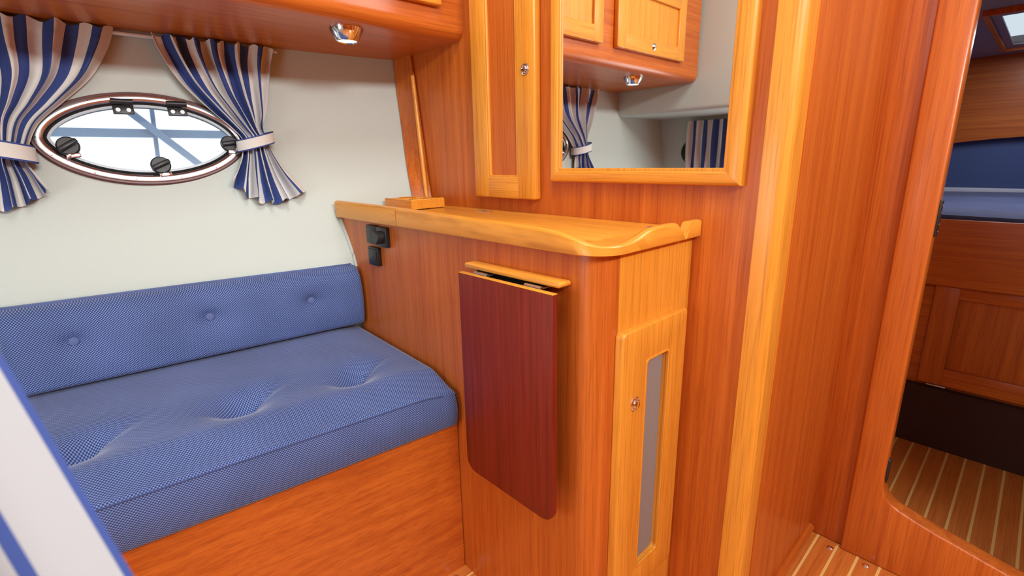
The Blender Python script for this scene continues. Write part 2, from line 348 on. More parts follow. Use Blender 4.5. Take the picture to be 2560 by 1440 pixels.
# remaining walls, ceiling
HX0, HX1, HYa, HYb = -0.65, -0.19, 0.05, 0.51
def slab_hole(name, x0, x1, y0, y1, z0, z1, hx0, hx1, hy0, hy1, mat):
    bm = bmesh.new()
    for a in ((x0, hx0, y0, y1), (hx1, x1, y0, y1), (hx0, hx1, y0, hy0), (hx0, hx1, hy1, y1)): bx(bm, *a, z0, z1)
    return fin(name, bm, mat)
struct(slab_hole('ceiling', -1.65, 1.15, -0.95, 1.40, CEIL, CEIL + 0.04, HX0, HX1, HYa, HYb, cream), 'cream deckhead with a square hatch opening')
WR0, WR1, WZ0, WZ1 = -0.40, 0.90, 0.76, 0.96
bm = bmesh.new()
for a in ((-0.95, WR0, -1.0, CEIL), (WR1, 1.40, -1.0, CEIL), (WR0, WR1, -1.0, WZ0), (WR0, WR1, WZ1, CEIL)): bx(bm, 1.10, 1.14, *a)
struct(fin('wall_right', bm, wood_v), 'mahogany side wall with a long window opposite the bench')
# aft: soffit beam above, recess below
struct(prism('wall_back', [(-0.45, CEIL), (-0.95, CEIL), (-0.95, 0.20)] + [(-0.44 - 0 + 0.02 * math.sin(R(a)), 0.215 - 0.02 * math.cos(R(a))) for a in (0, 30, 60, 90)] , 'yz', -1.60, -0.35, cream), 'cream overhanging soffit at the aft end of the bench')
bm = bmesh.new()
for a in ((-1.60, -0.92, -1.0, 0.22), (-0.42, 0.05, -1.0, 0.22), (-0.92, -0.42, -1.0, -0.40), (-0.92, -0.42, 0.08, 0.22)): bx(bm, a[0], a[1], -0.97, -0.85, a[2], a[3])
struct(fin('wall_back', bm, cream), 'cream wall with a window in the recess under the soffit')
bm = bmesh.new(); bx(bm, 0.05, 0.10, -0.97, -0.85, -1.0, CEIL); bx(bm, 0.10, 0.72, -0.97, -0.92, -1.0, 0.52); bx(bm, 0.72, 1.12, -0.97, -0.85, -1.0, CEIL); bx(bm, -0.36, 0.05, -0.97, -0.85, 0.22, CEIL)
struct(fin('wall_back', bm, wood_v), 'mahogany wall around the companionway opening')

# ------------------------------------------------------------------ bench
FX = lambda y: -0.83 + 0.0985 * (y - 0.606)
BXl = lambda y: -1.256 - 0.089 * (0.606 - y)
YE, YS = 0.600, -0.60
bench = thing('bench', 'built-in bench base of varnished mahogany under the blue seat cushion', 'bench', (-1.0, 0.0, -1.0))
prism('front_panel', [(FX(YS) - 0.018, YS), (FX(0.604) - 0.018, 0.604), (FX(0.604) - 0.036, 0.604), (FX(YS) - 0.036, YS)], 'xy', -1.0, -0.594, wood_vy, bench, smooth=False)
prism('seat_board', [(FX(YS) - 0.036, YS), (FX(0.604) - 0.036, 0.604), (-1.25, 0.604), (-1.36, YS)], 'xy', -0.612, -0.594, wood_vy, bench, smooth=False)
sm = lambda x: max(0.0, min(1.0, x)) ** 2 * (3 - 2 * max(0.0, min(1.0, x)))
DIM = [(-1.056, -0.047), (-1.03, 0.209), (-0.997, 0.433)]
def edge_drop(d, r): return 0 if d > r else r - math.sqrt(max(0, r * r - (r - d) ** 2))
def seat_top(u, v):
    """u along the bench, v from front to back"""
    y = YS + (YE - YS) * u; xf, xb = FX(y), BXl(y) - 0.04; x = xf + (xb - xf) * v; w = xf - xb; d = w * v
    z = -0.494 + 0.026 * sm(d / 0.10) + 0.020 * v
    z -= edge_drop(d, 0.004) + edge_drop(YE - y, 0.016)
    z -= 0.010 * sm(1 - (YE - y) / 0.10)
    for (dx, dy) in DIM:
        a, b = x - dx, y - dy
        z -= 0.024 * math.exp(-(a / 0.030) ** 2 - (b / 0.036) ** 2) + 0.010 * math.exp(-(a / 0.055) ** 2 - (b / 0.085) ** 2)
        c = a + 0.30 * b + 0.004
        z -= 0.015 * math.exp(-(c / (0.030 if c < 0 else 0.009)) ** 2 - ((b - 0.025) / 0.050) ** 2)
        z -= 0.004 * math.exp(-((a - 0.10 * b) / 0.010) ** 2 - ((b + 0.035) / 0.035) ** 2)
    return Vector((x, y, z))
seat = thing('seat_cushion', 'long blue woven seat cushion with three tufted dimples on the bench', 'cushion', (-1.05, 0.0, -0.592))
def vcoord(k): return k
grid('top_panel', seat_top, 150, 72, bluefab, seat, uvfn=lambda u, v: ((YS + (YE - YS) * u), 0.43 * v), flip=True)
def seat_front(u, v):
    y = YS + (YE - YS) * u; t = seat_top(u, 0); z0 = -0.592
    return Vector((FX(y) + 0.006 * math.sin(math.pi * v) - edge_drop(v * 0.1, 0.012) - edge_drop(YE - y, 0.012), y, z0 + (t.z - z0) * v))
grid('front_boxing', seat_front, 120, 14, bluefab, seat, uvfn=lambda u, v: ((YS + (YE - YS) * u), 0.1 * v + 0.7), flip=False)
def seat_end(u, v):
    t = seat_top(1, u); x = t.x - (edge_drop(0, 0.012) if u == 0 else 0); return Vector((x, YE + 0.002 * math.sin(math.pi * v), -0.592 + (t.z + 0.592) * v))
grid('end_boxing', seat_end, 40, 10, bluefab, seat, uvfn=lambda u, v: (0.43 * u + 2, 0.1 * v))
tube('piping_or_light_streak', [seat_top(i / 60, 0) + Vector((0.0005, 0, 0.0)) for i in range(1, 59)], 0.0014, seamfab, seat, 8)
for dx, dy in DIM:
    u = (dy - YS) / (YE - YS); v = (FX(dy) - dx) / (FX(dy) - BXl(dy) + 0.04); P = seat_top(u, v)
    lathe('button', [(0.008, 0), (0.009, 0.0012), (0.006, 0.003), (0, 0.004)], P - Vector((0, 0, 0.001)), (0, 0, 1), btnfab, seat, 16)
# backrest
ZB0 = -0.447
BTN = [(-0.013, -0.354), (0.234, -0.351), (0.464, -0.353)]
YSB = -0.125
def back_pt(u, v):
    y = YSB + (YE - YSB) * u; z = ZB0 + 0.004 + 0.165 * v
    xt = -1.262 - 0.165 * (0.606 - y)
    x = BXl(y) + (xt - BXl(y)) * v + 0.012 * math.sin(math.pi * min(1, v * 1.02)) ** 0.8
    x -= edge_drop((1 - v) * 0.17, 0.035) + edge_drop(v * 0.17, 0.012) + edge_drop(YE - y, 0.014) + edge_drop(y - YSB, 0.030)
    for by, bz in BTN:
        a, b = y - by, z - bz; x -= 0.012 * math.exp(-(a / 0.020) ** 2 - (b / 0.015) ** 2) + 0.008 * math.exp(-(a / 0.055) ** 2 - (b / 0.035) ** 2)
    return Vector((x, y, z))
backc = thing('backrest_cushion', 'blue woven backrest cushion with three covered buttons along the hull', 'cushion', (-1.32, 0.2, ZB0))
grid('front_panel', back_pt, 130, 44, bluefab, backc, uvfn=lambda u, v: ((YE - YSB) * u, 0.17 * v + 0.3))
def back_top(u, v):
    p = back_pt(u, 1.0); h = hull(p.y, p.z) + 0.004; return Vector((p.x + (min(h, p.x - 0.004) - p.x) * v, p.y, p.z + 0.006 * math.sin(v * math.pi) - 0.004 * v))
grid('top_boxing', back_top, 90, 8, bluefab, backc, uvfn=lambda u, v: ((YE - YSB) * u, 0.05 * v + 0.6))
def back_end(s):
    def f(u, v):
        p = back_pt(1 if s else 0, v); h = min(hull(p.y, p.z) + 0.006, p.x - 0.004); return Vector((p.x + (h - p.x) * u, p.y, p.z))
    return f
grid('end_boxing', back_end(1), 8, 12, bluefab, backc, uvfn=lambda u, v: (0.07 * u, 0.17 * v)); grid('end_boxing', back_end(0), 8, 12, bluefab, backc, uvfn=lambda u, v: (0.07 * u, 0.17 * v))
for by, bz in BTN:
    u = (by - YSB) / (YE - YSB); v = (bz - ZB0 - 0.004) / 0.165; P = back_pt(u, v)
    lathe('button', [(0.0085, 0), (0.0098, 0.0025), (0.0078, 0.0062), (0, 0.0082)], P + Vector((0.0005, 0, 0)), (1, -0.09, 0.05), btnfab, backc, 18)

# ------------------------------------------------------------------ counter cabinet
cab = thing('counter_cabinet', 'waist-high mahogany cabinet with rounded corner between bench and bulkhead', 'cabinet', (-0.8, 0.75, -1.0))
YF, XE, RC = 0.606, -0.450, 0.045
def xl(z): return hull(YF, z) + 0.004 if z > -0.30 else -1.29
def carc(u, v):
    z = -1.0 + (1.0 - 0.150) * v; L1 = 0.55; L2 = 0.72; x0 = max(xl(z), -1.37)
    if u <= L1: return Vector((x0 + (XE - RC - x0) * u / L1, YF, z))
    if u <= L2:
        t = R(-90 + 90 * (u - L1) / (L2 - L1)); return Vector((XE - RC + RC * math.cos(t), YF + RC + RC * math.sin(t), z))
    return Vector((XE, YF + RC + (YB - YF - RC) * (u - L2) / (1 - L2), z))
grid('carcass', carc, 60, 40, wood_v, cab, thick=-0.012)
box('end_panel', XE - 0.0006, XE + 0.0005, YF + RC + 0.006, YB - 0.0005, -1.0, -0.1505, wood_s, cab, 0)
tube('edge_trim', [(xl(z) - 0.002, YF - 0.001, z) for z in [-0.157 - 0.0075 * i for i in range(18)]], 0.0055, cream, cab, 8)
# lower locker door on the end face
D = thing('locker_tmp', 'x', 'x', (0, 0, 0)); bpy.data.objects.remove(D)
dy0, dy1, dz0, dz1, oy0, oy1, oz0, oz1 = 0.652, 0.867, -0.862, -0.284, 0.728, 0.802, -0.798, -0.352
dx0, dx1 = XE + 0.0008, XE + 0.017
def ring_prism(name, outer, inner, plane, a0, a1, mat, parent, bev=0.003):
    bm = bmesh.new()
    def P(p, a): return {'xz': (p[0], a, p[1]), 'yz': (a, p[0], p[1])}[plane]
    n = len(outer); rows = []
    for pts, a in ((outer, a0), (outer, a1), (inner, a1), (inner, a0)): rows.append([bm.verts.new(P(p, a)) for p in pts])
    for k in range(4):
        A, B = rows[k], rows[(k + 1) % 4]
        for i in range(n): bm.faces.new((A[i], A[(i + 1) % n], B[(i + 1) % n], B[i]))
    bmesh.ops.recalc_face_normals(bm, faces=bm.faces[:]); bm.edges.ensure_lookup_table()
    S1, S2 = set(rows[1]), set(rows[2])
    es = [e for e in bm.edges if set(e.verts) <= S1 or set(e.verts) <= S2]
    bmesh.ops.bevel(bm, geom=es, offset=bev, segments=3, profile=0.5, affect='EDGES')
    return fin(name, bm, mat, parent, True, 45)
ld = ring_prism('door', rrect(dy0, dy1, dz0, dz1, 0.010), rrect(oy0, oy1, oz0, oz1, 0.009), 'yz', dx0, dx1, wood_s, cab, 0.004)
box('screen_panel', dx0 + 0.001, dx0 + 0.004, oy0 - 0.004, oy1 + 0.004, oz0 - 0.004, oz1 + 0.004, greymesh, ld, 0)
ring_prism('bead', rrect(oy0 - 0.0035, oy1 + 0.0035, oz0 - 0.0035, oz1 + 0.0035, 0.010), rrect(oy0 + 0.001, oy1 - 0.001, oz0 + 0.001, oz1 - 0.001, 0.008), 'yz', dx1 - 0.004, dx1 + 0.0012, wood_s, ld, 0.001)
def knob(c, n, parent, s=1.0):
    k = lathe('knob', [(0.0135 * s, 0), (0.0135 * s, 0.0015), (0.0115 * s, 0.003), (0.0105 * s, 0.0012), (0.0085 * s, 0.001), (0.0085 * s, 0.005), (0.0065 * s, 0.0066), (0, 0.007)], c, n, chrome, parent, 32, 30); return k
knob((dx1, 0.694, -0.424), (1, 0, 0), ld)
# ------------------------------------------------------------------ worktop with fiddle rail
top = thing('worktop', 'mahogany countertop with a raised wavy fiddle rail above the cabinet', 'worktop', (-0.9, 0.75, -0.150))
arc = lambda cx, cy, r, a0, a1, n=8: [(cx + r * math.cos(R(a0 + (a1 - a0) * i / n)), cy + r * math.sin(R(a0 + (a1 - a0) * i / n))) for i in range(n + 1)]
prism('slab', [(-1.366, 0.600)] + arc(XE + 0.008 - 0.045, 0.600 + 0.045, 0.045, -90, 0) + [(XE + 0.008, YB - 0.001), (-1.33, YB - 0.001)], 'xy', -0.1495, -0.1335, wood_sx, top, smooth=False)
prism('lid', [(-1.170, 0.640), (-0.492, 0.640), (-0.492, 0.840), (-1.170, 0.840)], 'xy', -0.1345, -0.1315, wood_sx, top, 0.001)
for x0 in (-1.028, -0.515): box('hinge', x0, x0 + 0.046, 0.832, 0.848, -0.1335, -0.1305, steel, top, 0.0005)
RXo, RYo, RRo = -0.433, 0.590, 0.055
path = []
for i in range(70): path.append((-1.362 + (RXo - RRo + 1.362) * i / 69, RYo, 0, -1))
for i in range(1, 13): t = R(-90 + 90 * i / 12); path.append((RXo - RRo + RRo * math.cos(t), RYo + RRo + RRo * math.sin(t), math.cos(t), math.sin(t)))
for i in range(1, 41): path.append((RXo, RYo + RRo + (YB - 0.001 - RYo - RRo) * i / 40, 1, 0))
plen = [0]
for a, b in zip(path, path[1:]): plen.append(plen[-1] + math.hypot(a[0] - b[0], a[1] - b[1]))
def s_of_x(x): return x + 1.362
sc_ = s_of_x(RXo - RRo); sy = lambda y: sc_ + RRo * math.pi / 2 + (y - RYo - RRo)
TS = [0, s_of_x(-1.03), s_of_x(-0.60), s_of_x(-0.545), s_of_x(-0.50), s_of_x(-0.465), sc_ + 0.045, sy(0.66), sy(0.69), sy(0.715), sy(0.74), sy(0.78), sy(0.83)]
TZ = [-0.103, -0.1045, -0.111, -0.1135, -0.1205, -0.1285, -0.1325, -0.1315, -0.1265, -0.1195, -0.1155, -0.1145, -0.1155]
def at(s):
    s = min(max(s, 0), plen[-1]); i = 0
    while i < len(plen) - 2 and plen[i + 1] < s: i += 1
    t = (s - plen[i]) / (plen[i + 1] - plen[i]); a, b = path[i], path[i + 1]; return [a[k] + (b[k] - a[k]) * t for k in range(4)]
def rail(name, s0, s1, n, zt, cut0=0.0, cut1=0.0, mat=None):
    bm = bmesh.new(); rings = []; TH = 0.019; ZBt = -0.148
    for i in range(n + 1):
        u = i / n; ring = []
        for (dn, hh) in ((0, 0.06), (0, 0.86), (0.10, 0.96), (0.3, 1.0), (0.7, 1.0), (0.9, 0.96), (1, 0.86), (1, 0.0), (0.06, 0)):
            s = s0 + cut0 * hh + (s1 - cut1 * hh - s0 - cut0 * hh) * u
            x, y, nx, ny = at(s); z = zt(s); l = math.hypot(nx, ny)
            ring.append(bm.verts.new((x - nx / l * dn * TH, y - ny / l * dn * TH, ZBt + (z - ZBt) * hh)))
        rings.append(ring)
    for a, b in zip(rings, rings[1:]):
        for k in range(9): bm.faces.new((a[k], a[(k + 1) % 9], b[(k + 1) % 9], b[k]))
    bm.faces.new(rings[0][::-1]); bm.faces.new(rings[-1]); bmesh.ops.recalc_face_normals(bm, faces=bm.faces[:])
    uvl = bm.loops.layers.uv.new('UVMap'); um = {v: (s0 + (s1 - s0) * i / n, 0.004 * k) for i, r_ in enumerate(rings) for k, v in enumerate(r_)}
    for f in bm.faces:
        for lp in f.loops: lp[uvl].uv = um[lp.vert]
    return fin(name, bm, mat or wood_uv, top, True, 40)
zt = lambda s: cr(TS, TZ, s)
rail('fiddle_rail', 0.004, s_of_x(-1.0335), 12, zt, cut0=-0.016)
rail('fiddle_rail', s_of_x(-1.030), sy(0.838), 110, zt, cut1=0.034)
rail('fiddle_rail', sy(0.840), sy(YB - 0.002), 10, lambda s: -0.117, cut0=0.018)
# wooden cup holder block
cb = thing('cup_holder_block', 'small wooden block with round cup holes on the left end of the counter', 'cup holder', (-1.27, 0.79, -0.131))
def holes_block(x0, x1, y0, y1, z0, z1):
    bm = bmesh.new(); n = 24; cs = [(x0 + (x1 - x0) * 0.28, (y0 + y1) / 2), (x0 + (x1 - x0) * 0.72, (y0 + y1) / 2)]; r = 0.030; xm = (x0 + x1) / 2
    for k, (cx, cy) in enumerate(cs):
        xa, xb = (x0, xm) if k == 0 else (xm, x1)
        outer, inner = [], []
        for i in range(n):
            t = 2 * math.pi * i / n; c, s = math.cos(t), math.sin(t); m = min(((xb - cx) / c if c > 1e-6 else (xa - cx) / c if c < -1e-6 else 9), ((y1 - cy) / s if s > 1e-6 else (y0 - cy) / s if s < -1e-6 else 9))
            outer.append((cx + c * m, cy + s * m)); inner.append((cx + c * r, cy + s * r))
        vo = [bm.verts.new((p[0], p[1], z1)) for p in outer]; vi = [bm.verts.new((p[0], p[1], z1)) for p in inner]; vb = [bm.verts.new((p[0], p[1], z0 + 0.004)) for p in inner]
        for i in range(n):
            j = (i + 1) % n; bm.faces.new((vo[i], vo[j], vi[j], vi[i])); bm.faces.new((vi[i], vi[j], vb[j], vb[i]))
        bm.faces.new(vb)
    q = [[bm.verts.new((x, y, z)) for (x, y) in ((x0, y0), (x1, y0), (x1, y1), (x0, y1))] for z in (z0, z1)]
    for i in range(4): bm.faces.new((q[0][i], q[0][(i + 1) % 4], q[1][(i + 1) % 4], q[1][i]))
    bm.faces.new(q[0][::-1]); bmesh.ops.remove_doubles(bm, verts=bm.verts[:], dist=1e-5); bmesh.ops.recalc_face_normals(bm, faces=bm.faces[:])
    return bm
fin('block', holes_block(-1.345, -1.199, 0.738, 0.850, -0.1308, -0.106), wood_sx, cb, True, 30)
for k in range(2):
    cx = -1.345 + 0.146 * (0.28 if k == 0 else 0.72)
    tube('rim', [(cx + 0.0305 * math.cos(R(a)), 0.794 + 0.0305 * math.sin(R(a)), -0.1058) for a in range(0, 360, 12)], 0.0018, wood_s, cb, 8, True)
tube('edge_bead', [(-1.343, 0.740, -0.1065), (-1.201, 0.740, -0.1065), (-1.201, 0.848, -0.1065)], 0.0028, wood_s, cb, 8)
# switches
def plate(x0, x1, z0, z1, label, cat, name, grp=None):
    t = thing(name, label, cat, ((x0 + x1) / 2, YF, z0), grp); box('cover', x0, x1, YF - 0.012, YF - 0.0002, z0, z1, black, t, 0.0012); return t
t = plate(-1.196, -1.148, -0.205, -0.157, 'upper left flat black switch under the fiddle rail', 'switch', 'rocker_switch'); box('rocker', -1.192, -1.152, YF - 0.0145, YF - 0.011, -0.201, -0.161, black, t, 0.001)
t = plate(-1.144, -1.094, -0.208, -0.158, 'black dimmer switch with a round knob beside the flat switches', 'switch', 'dimmer_switch'); lathe('knob', [(0.0165, 0), (0.0165, 0.016), (0.0145, 0.0185), (0, 0.0185)], (-1.119, YF - 0.012, -0.183), (0, -1, 0), black, t, 28)
t = plate(-1.194, -1.146, -0.262, -0.214, 'lower flat black switch below the other two', 'switch', 'rocker_switch'); box('rocker', -1.190, -1.150, YF - 0.0145, YF - 0.011, -0.258, -0.218, black, t, 0.001)
# ------------------------------------------------------------------ drop-leaf table
dl = thing('drop_leaf_table', 'folded dark red mahogany drop-leaf table on the cabinet front', 'table', (-0.64, 0.59, -0.655))
prism('batten', rrect(-0.758, -0.508, -0.2040, -0.1945, 0.0046), 'xz', 0.577, YF - 0.0002, wood_sx, dl, 0.002)
prism('leaf', rrect(-0.746, -0.5000, -0.637, -0.2088, 0.028, corners=(0, 0, 1, 1)), 'xz', 0.5515, 0.5645, wood_r, dl, 0.003)
box('top_edge_lipping', -0.745, -0.501, 0.5525, 0.5635, -0.2091, -0.2075, wood_sx, dl, 0.0004)
for x0 in (-0.716, -0.580):
    h = lathe('hinge', [(0, 0), (0.0034, 0), (0.0034, 0.038), (0, 0.038)], (x0, 0.5695, -0.2078), (1, 0, 0), steel, dl, 12)
    box('hinge_plate', x0, x0 + 0.038, 0.568, 0.598, -0.2095, -0.2075, steel, h, 0)
box('spacer', -0.735, -0.56, 0.590, YF - 0.0002, -0.300, -0.2040, void, dl, 0.001)
# ------------------------------------------------------------------ upper wall locker
lk = thing('wall_locker', 'tall narrow mahogany locker door with chrome knob left of the mirror', 'locker', (-0.97, 0.885, -0.104))
KX0, KX1, KZ0, KZ1, KY0, KY1 = -1.082, -0.850, -0.098, 0.70, 0.872, YB - 0.0003
dK = box('left_stile', KX0, KX0 + 0.062, KY0, KY1, KZ0, KZ1, wood_s, lk, 0.005, 3)
box('right_stile', KX1 - 0.062, KX1, KY0, KY1, KZ0, KZ1, wood_s, lk, 0.005, 3)
box('bottom_rail', KX0 + 0.056, KX1 - 0.056, KY0 + 0.0003, KY1, KZ0 + 0.0003, KZ0 + 0.055, wood_sx, lk, 0.003, 3)
box('top_rail', KX0 + 0.056, KX1 - 0.056, KY0 + 0.0003, KY1, KZ1 - 0.055, KZ1, wood_sx, lk, 0.003, 3)
box('panel', KX0 + 0.058, KX1 - 0.058, KY0 + 0.008, KY1, KZ0 + 0.05, KZ1 - 0.05, wood_v, lk, 0)
ring_prism('bead', rrect(KX0 + 0.0585, KX1 - 0.0585, KZ0 + 0.0515, KZ1 - 0.0515, 0.006), rrect(KX0 + 0.066, KX1 - 0.066, KZ0 + 0.059, KZ1 - 0.059, 0.004), 'xz', KY0 + 0.010, KY0 + 0.0015, wood_s, lk, 0.002)
knob((-0.879, KY0, 0.203), (0, -1, 0), lk)
box('hinge', KX0 - 0.004, KX0, 0.880, 0.8935, -0.075, -0.028, steel, lk, 0.0006)
# ------------------------------------------------------------------ mirror
mr = thing('wall_mirror', 'mahogany framed mirror on the bulkhead reflecting the hull side', 'mirror', (-0.58, 0.885, -0.055))
MX0, MX1, MZ0, MZ1, MY = -0.806, -0.360, -0.053, 0.72, 0.876
a0, a1, b0, b1, fi, fo = MX0, MX1, MZ0, MZ1, 0.026, 0.030
for nm, pts, mt_ in (('left_stile', [(a0, b0), (a0 + fi, b0 + fi), (a0 + fi, b1 - fi), (a0, b1)], wood_s), ('right_stile', [(a1, b1), (a1 - fo, b1 - fi), (a1 - fo, b0 + fi), (a1, b0)], wood_s),
                     ('bottom_rail', [(a0, b0), (a1, b0), (a1 - fo, b0 + fi), (a0 + fi, b0 + fi)], wood_sx), ('top_rail', [(a1, b1), (a0, b1), (a0 + fi, b1 - fi), (a1 - fo, b1 - fi)], wood_sx)):
    bm = bmesh.new(); fr = [bm.verts.new((p[0], MY, p[1])) for p in pts]; bk = [bm.verts.new((p[0], YB - 0.0003, p[1])) for p in pts]
    ff_ = bm.faces.new(fr); bm.faces.new(bk[::-1])
    for k in range(4): bm.faces.new((fr[k], fr[(k + 1) % 4], bk[(k + 1) % 4], bk[k]))
    bmesh.ops.recalc_face_normals(bm, faces=bm.faces[:])
    long_ = sorted(ff_.edges, key=lambda e: -e.calc_length())[:2]
    bmesh.ops.bevel(bm, geom=long_, offset=0.006, segments=3, profile=0.5, affect='EDGES'); fin(nm, bm, mt_, mr, True, 45)
box('glass', MX0 + 0.024, MX1 - 0.028, 0.884, 0.8875, MZ0 + 0.025, MZ1 - 0.028, mirror_m, mr, 0)
ring_prism('inner_bead', rrect(MX0 + 0.0225, MX1 - 0.0265, MZ0 + 0.0235, MZ1 - 0.0265, 0.002), rrect(MX0 + 0.030, MX1 - 0.034, MZ0 + 0.031, MZ1 - 0.034, 0.002), 'xz', 0.884, 0.8785, wood_s, mr, 0.0015)
# ------------------------------------------------------------------ overhead cabinet
oh = thing('overhead_cabinet', 'long mahogany overhead cabinet with panelled doors along the hull', 'cabinet', (-1.34, 0.24, 0.31))
OX, OZ, OR = -1.133, 0.311, 0.032
prof = [(-1.60, CEIL - 0.002), (-1.548, OZ)] + arc(OX - OR, OZ + OR, OR, -90, 0, 8) + [(OX, CEIL - 0.002)]
prism('carcass', prof, 'xz', -0.418, YB - 0.0005, wood_vy, oh)
def oh_door(y0, y1):
    z0, z1, x0, x1 = 0.375, 0.615, OX + 0.0003, OX + 0.021
    d = box('door', x0, x1 - 0.010, y0 + 0.045, y1 - 0.045, z0 + 0.045, z1 - 0.045, wood_s, oh, 0)
    for a, b in ((y0, y0 + 0.052), (y1 - 0.052, y1)): box('stile', x0, x1, a, b, z0, z1, wood_s, d, 0.005, 3)
    box('rail', x0, x1 - 0.0004, y0 + 0.047, y1 - 0.047, z0 + 0.0002, z0 + 0.052, wood_sy, d, 0.003, 3); box('rail', x0, x1 - 0.0004, y0 + 0.047, y1 - 0.047, z1 - 0.052, z1, wood_sy, d, 0.003, 3)
    knob((x1, (y0 + y1) / 2, z0 + 0.028), (1, 0, 0), d)
oh_door(0.287, 0.815); oh_door(-0.262, 0.205)
def lamp(y, label):
    t = thing('downlight', label, 'lamp', (-1.215, y, 0.285), 'downlights under the overhead cabinet')
    lathe('housing', [(0.040, 0), (0.040, 0.003), (0.0265, 0.028), (0.024, 0.0295), (0.0215, 0.0265)], (-1.215, y, OZ), (0, 0, -1), chrome, t, 36)
    lathe('lens', [(0.0222, 0.0245), (0.0222, 0.0270), (0.012, 0.0285), (0, 0.029)], (-1.215, y, OZ), (0, 0, -1), lampglow, t, 28)
    d = bpy.data.lights.new('downlight_glow', 'SPOT'); d.energy = 0.16; d.color = (1, 0.66, 0.32); d.spot_size = R(120); d.spot_blend = 0.8; d.shadow_soft_size = 0.02
    l_ = bpy.data.objects.new('downlight_glow', d); C.objects.link(l_); l_.parent = t; l_.location = Vector((-1.215, y, OZ - 0.03 + ZO)) - LOC[t.name]
lamp(0.602, 'chrome downlight glowing warm beneath the overhead cabinet near the bulkhead'); lamp(-0.052, 'chrome downlight farther aft, seen only in the mirror')
# ------------------------------------------------------------------ porthole
ph = thing('porthole', 'oval chrome-rimmed opening porthole in the hull with two hinges', 'porthole', (PC.x, PC.y, PC.z - PB))
def ringsweep(name, prof, mat, parent, n=96):
    """prof: list of (radial offset from the reference oval, height above the hull)"""
    bm = bmesh.new(); rings = []
    for i in range(n):
        t = 2 * math.pi * i / n; a, b = oval(t); a2, b2 = oval(t + 0.01); tx, ty = a2 - a, b2 - b; L = math.hypot(tx, ty); nx, ny = ty / L, -tx / L
        rings.append([bm.verts.new(PC + pu * (a + nx * k) + pv * (b + ny * k) + pn * h) for k, h in prof])
    m = len(prof)
    for i in range(n):
        A, B = rings[i], rings[(i + 1) % n]
        for k in range(m): bm.faces.new((A[k], A[(k + 1) % m], B[(k + 1) % m], B[k]))
    bmesh.ops.recalc_face_normals(bm, faces=bm.faces[:]); return fin(name, bm, mat, parent, True, 45)
ringsweep('surround', [(-0.010, -0.012), (0.004, -0.012), (0.004, 0.004), (0.001, 0.008), (-0.010, 0.008)], darkred, ph)
ringsweep('flange', [(-0.022, -0.03), (-0.0025, -0.03), (-0.0025, 0.007), (-0.004, 0.0105), (-0.012, 0.0125), (-0.019, 0.0095), (-0.022, 0.004)], satin, ph)
ringsweep('gasket', [(-0.0265, -0.022), (-0.0215, -0.022), (-0.0215, 0.005), (-0.0235, 0.007), (-0.0265, 0.005)], rubber, ph)
def ovalplate(name, k, h0, h1, mat, parent):
    bm = bmesh.new(); n = 80; A = []; B = []
    for i in range(n):
        t = 2 * math.pi * i / n; a, b = oval(t); a2, b2 = oval(t + 0.01); tx, ty = a2 - a, b2 - b; L = math.hypot(tx, ty); nx, ny = ty / L, -tx / L
        q = PC + pu * (a + nx * k) + pv * (b + ny * k); A.append(bm.verts.new(q + pn * h0)); B.append(bm.verts.new(q + pn * h1))
    bm.faces.new(A); bm.faces.new(B[::-1])
    for i in range(n): bm.faces.new((A[i], A[(i + 1) % n], B[(i + 1) % n], B[i]))
    bmesh.ops.recalc_face_normals(bm, faces=bm.faces[:]); return fin(name, bm, mat, parent)
ovalplate('pane', -0.0255, -0.004, 0.004, glass, ph)
ringsweep('pane_edge', [(-0.0320, 0.0042), (-0.0265, 0.0042), (-0.0265, 0.0060), (-0.0310, 0.0060)], plain('pale_glass_edge', lin(196, 212, 220), 0.2), ph)
def pp(a, b, h=0.0): return PC + pu * a + pv * b + pn * h
def hbox(name, a, b, wa, wb, h0, h1, mat, parent, rot=0.0, bev=0.0015):
    bm = bmesh.new(); bx(bm, -wa / 2, wa / 2, -wb / 2, wb / 2, h0, h1, bev)
    cs, sn_ = math.cos(rot), math.sin(rot)
    for v in bm.verts:
        x, y, z = v.co; v.co = pp(a + x * cs - y * sn_, b + x * sn_ + y * cs, z)
    bmesh.ops.recalc_face_normals(bm, faces=bm.faces[:]); return fin(name, bm, mat, parent, True, 50)
for a in (-0.037, 0.070):
    h = hbox('hinge', a, 0.067, 0.040, 0.021, 0.004, 0.009, black, ph)
    tube('hinge_barrel', [pp(a - 0.021, 0.084, 0.013), pp(a + 0.021, 0.084, 0.013)], 0.007, black, h, 12)
    for da in (-0.010, 0.010): lathe('screw', [(0.0055, 0), (0.0045, 0.0014), (0.002, 0.0014), (0.0016, 0.0006), (0, 0.0006)], pp(a + da, 0.066, 0.009), pn, steel, h, 14)
for a, b, rot in ((-0.150, -0.018, 0.25), (0.012, -0.064, 0.1), (0.170, -0.012, -0.2)):
    k = lathe('latch', [(0.021, 0.004), (0.021, 0.008), (0.018, 0.011), (0, 0.011)], pp(a, b, 0), pn, black, ph, 24)
    hbox('grip', a, b, 0.041, 0.011, 0.010, 0.022, black, k, rot + 0.35, 0.003)
    hbox('catch', a + 0.006, b - (0.024 if abs(a) < 0.05 else 0.022), 0.026, 0.010, 0.007, 0.014, chrome, k, rot * 0.6)
for t in (205, 235, 258, 284, 310, 335, 180, 75, 120, 45):
    q = oval(R(t), -0.0105); lathe('screw', [(0.0042, 0), (0.0036, 0.0016), (0, 0.0024)], pp(q[0], q[1], 0.0098), pn, chrome, ph, 12)
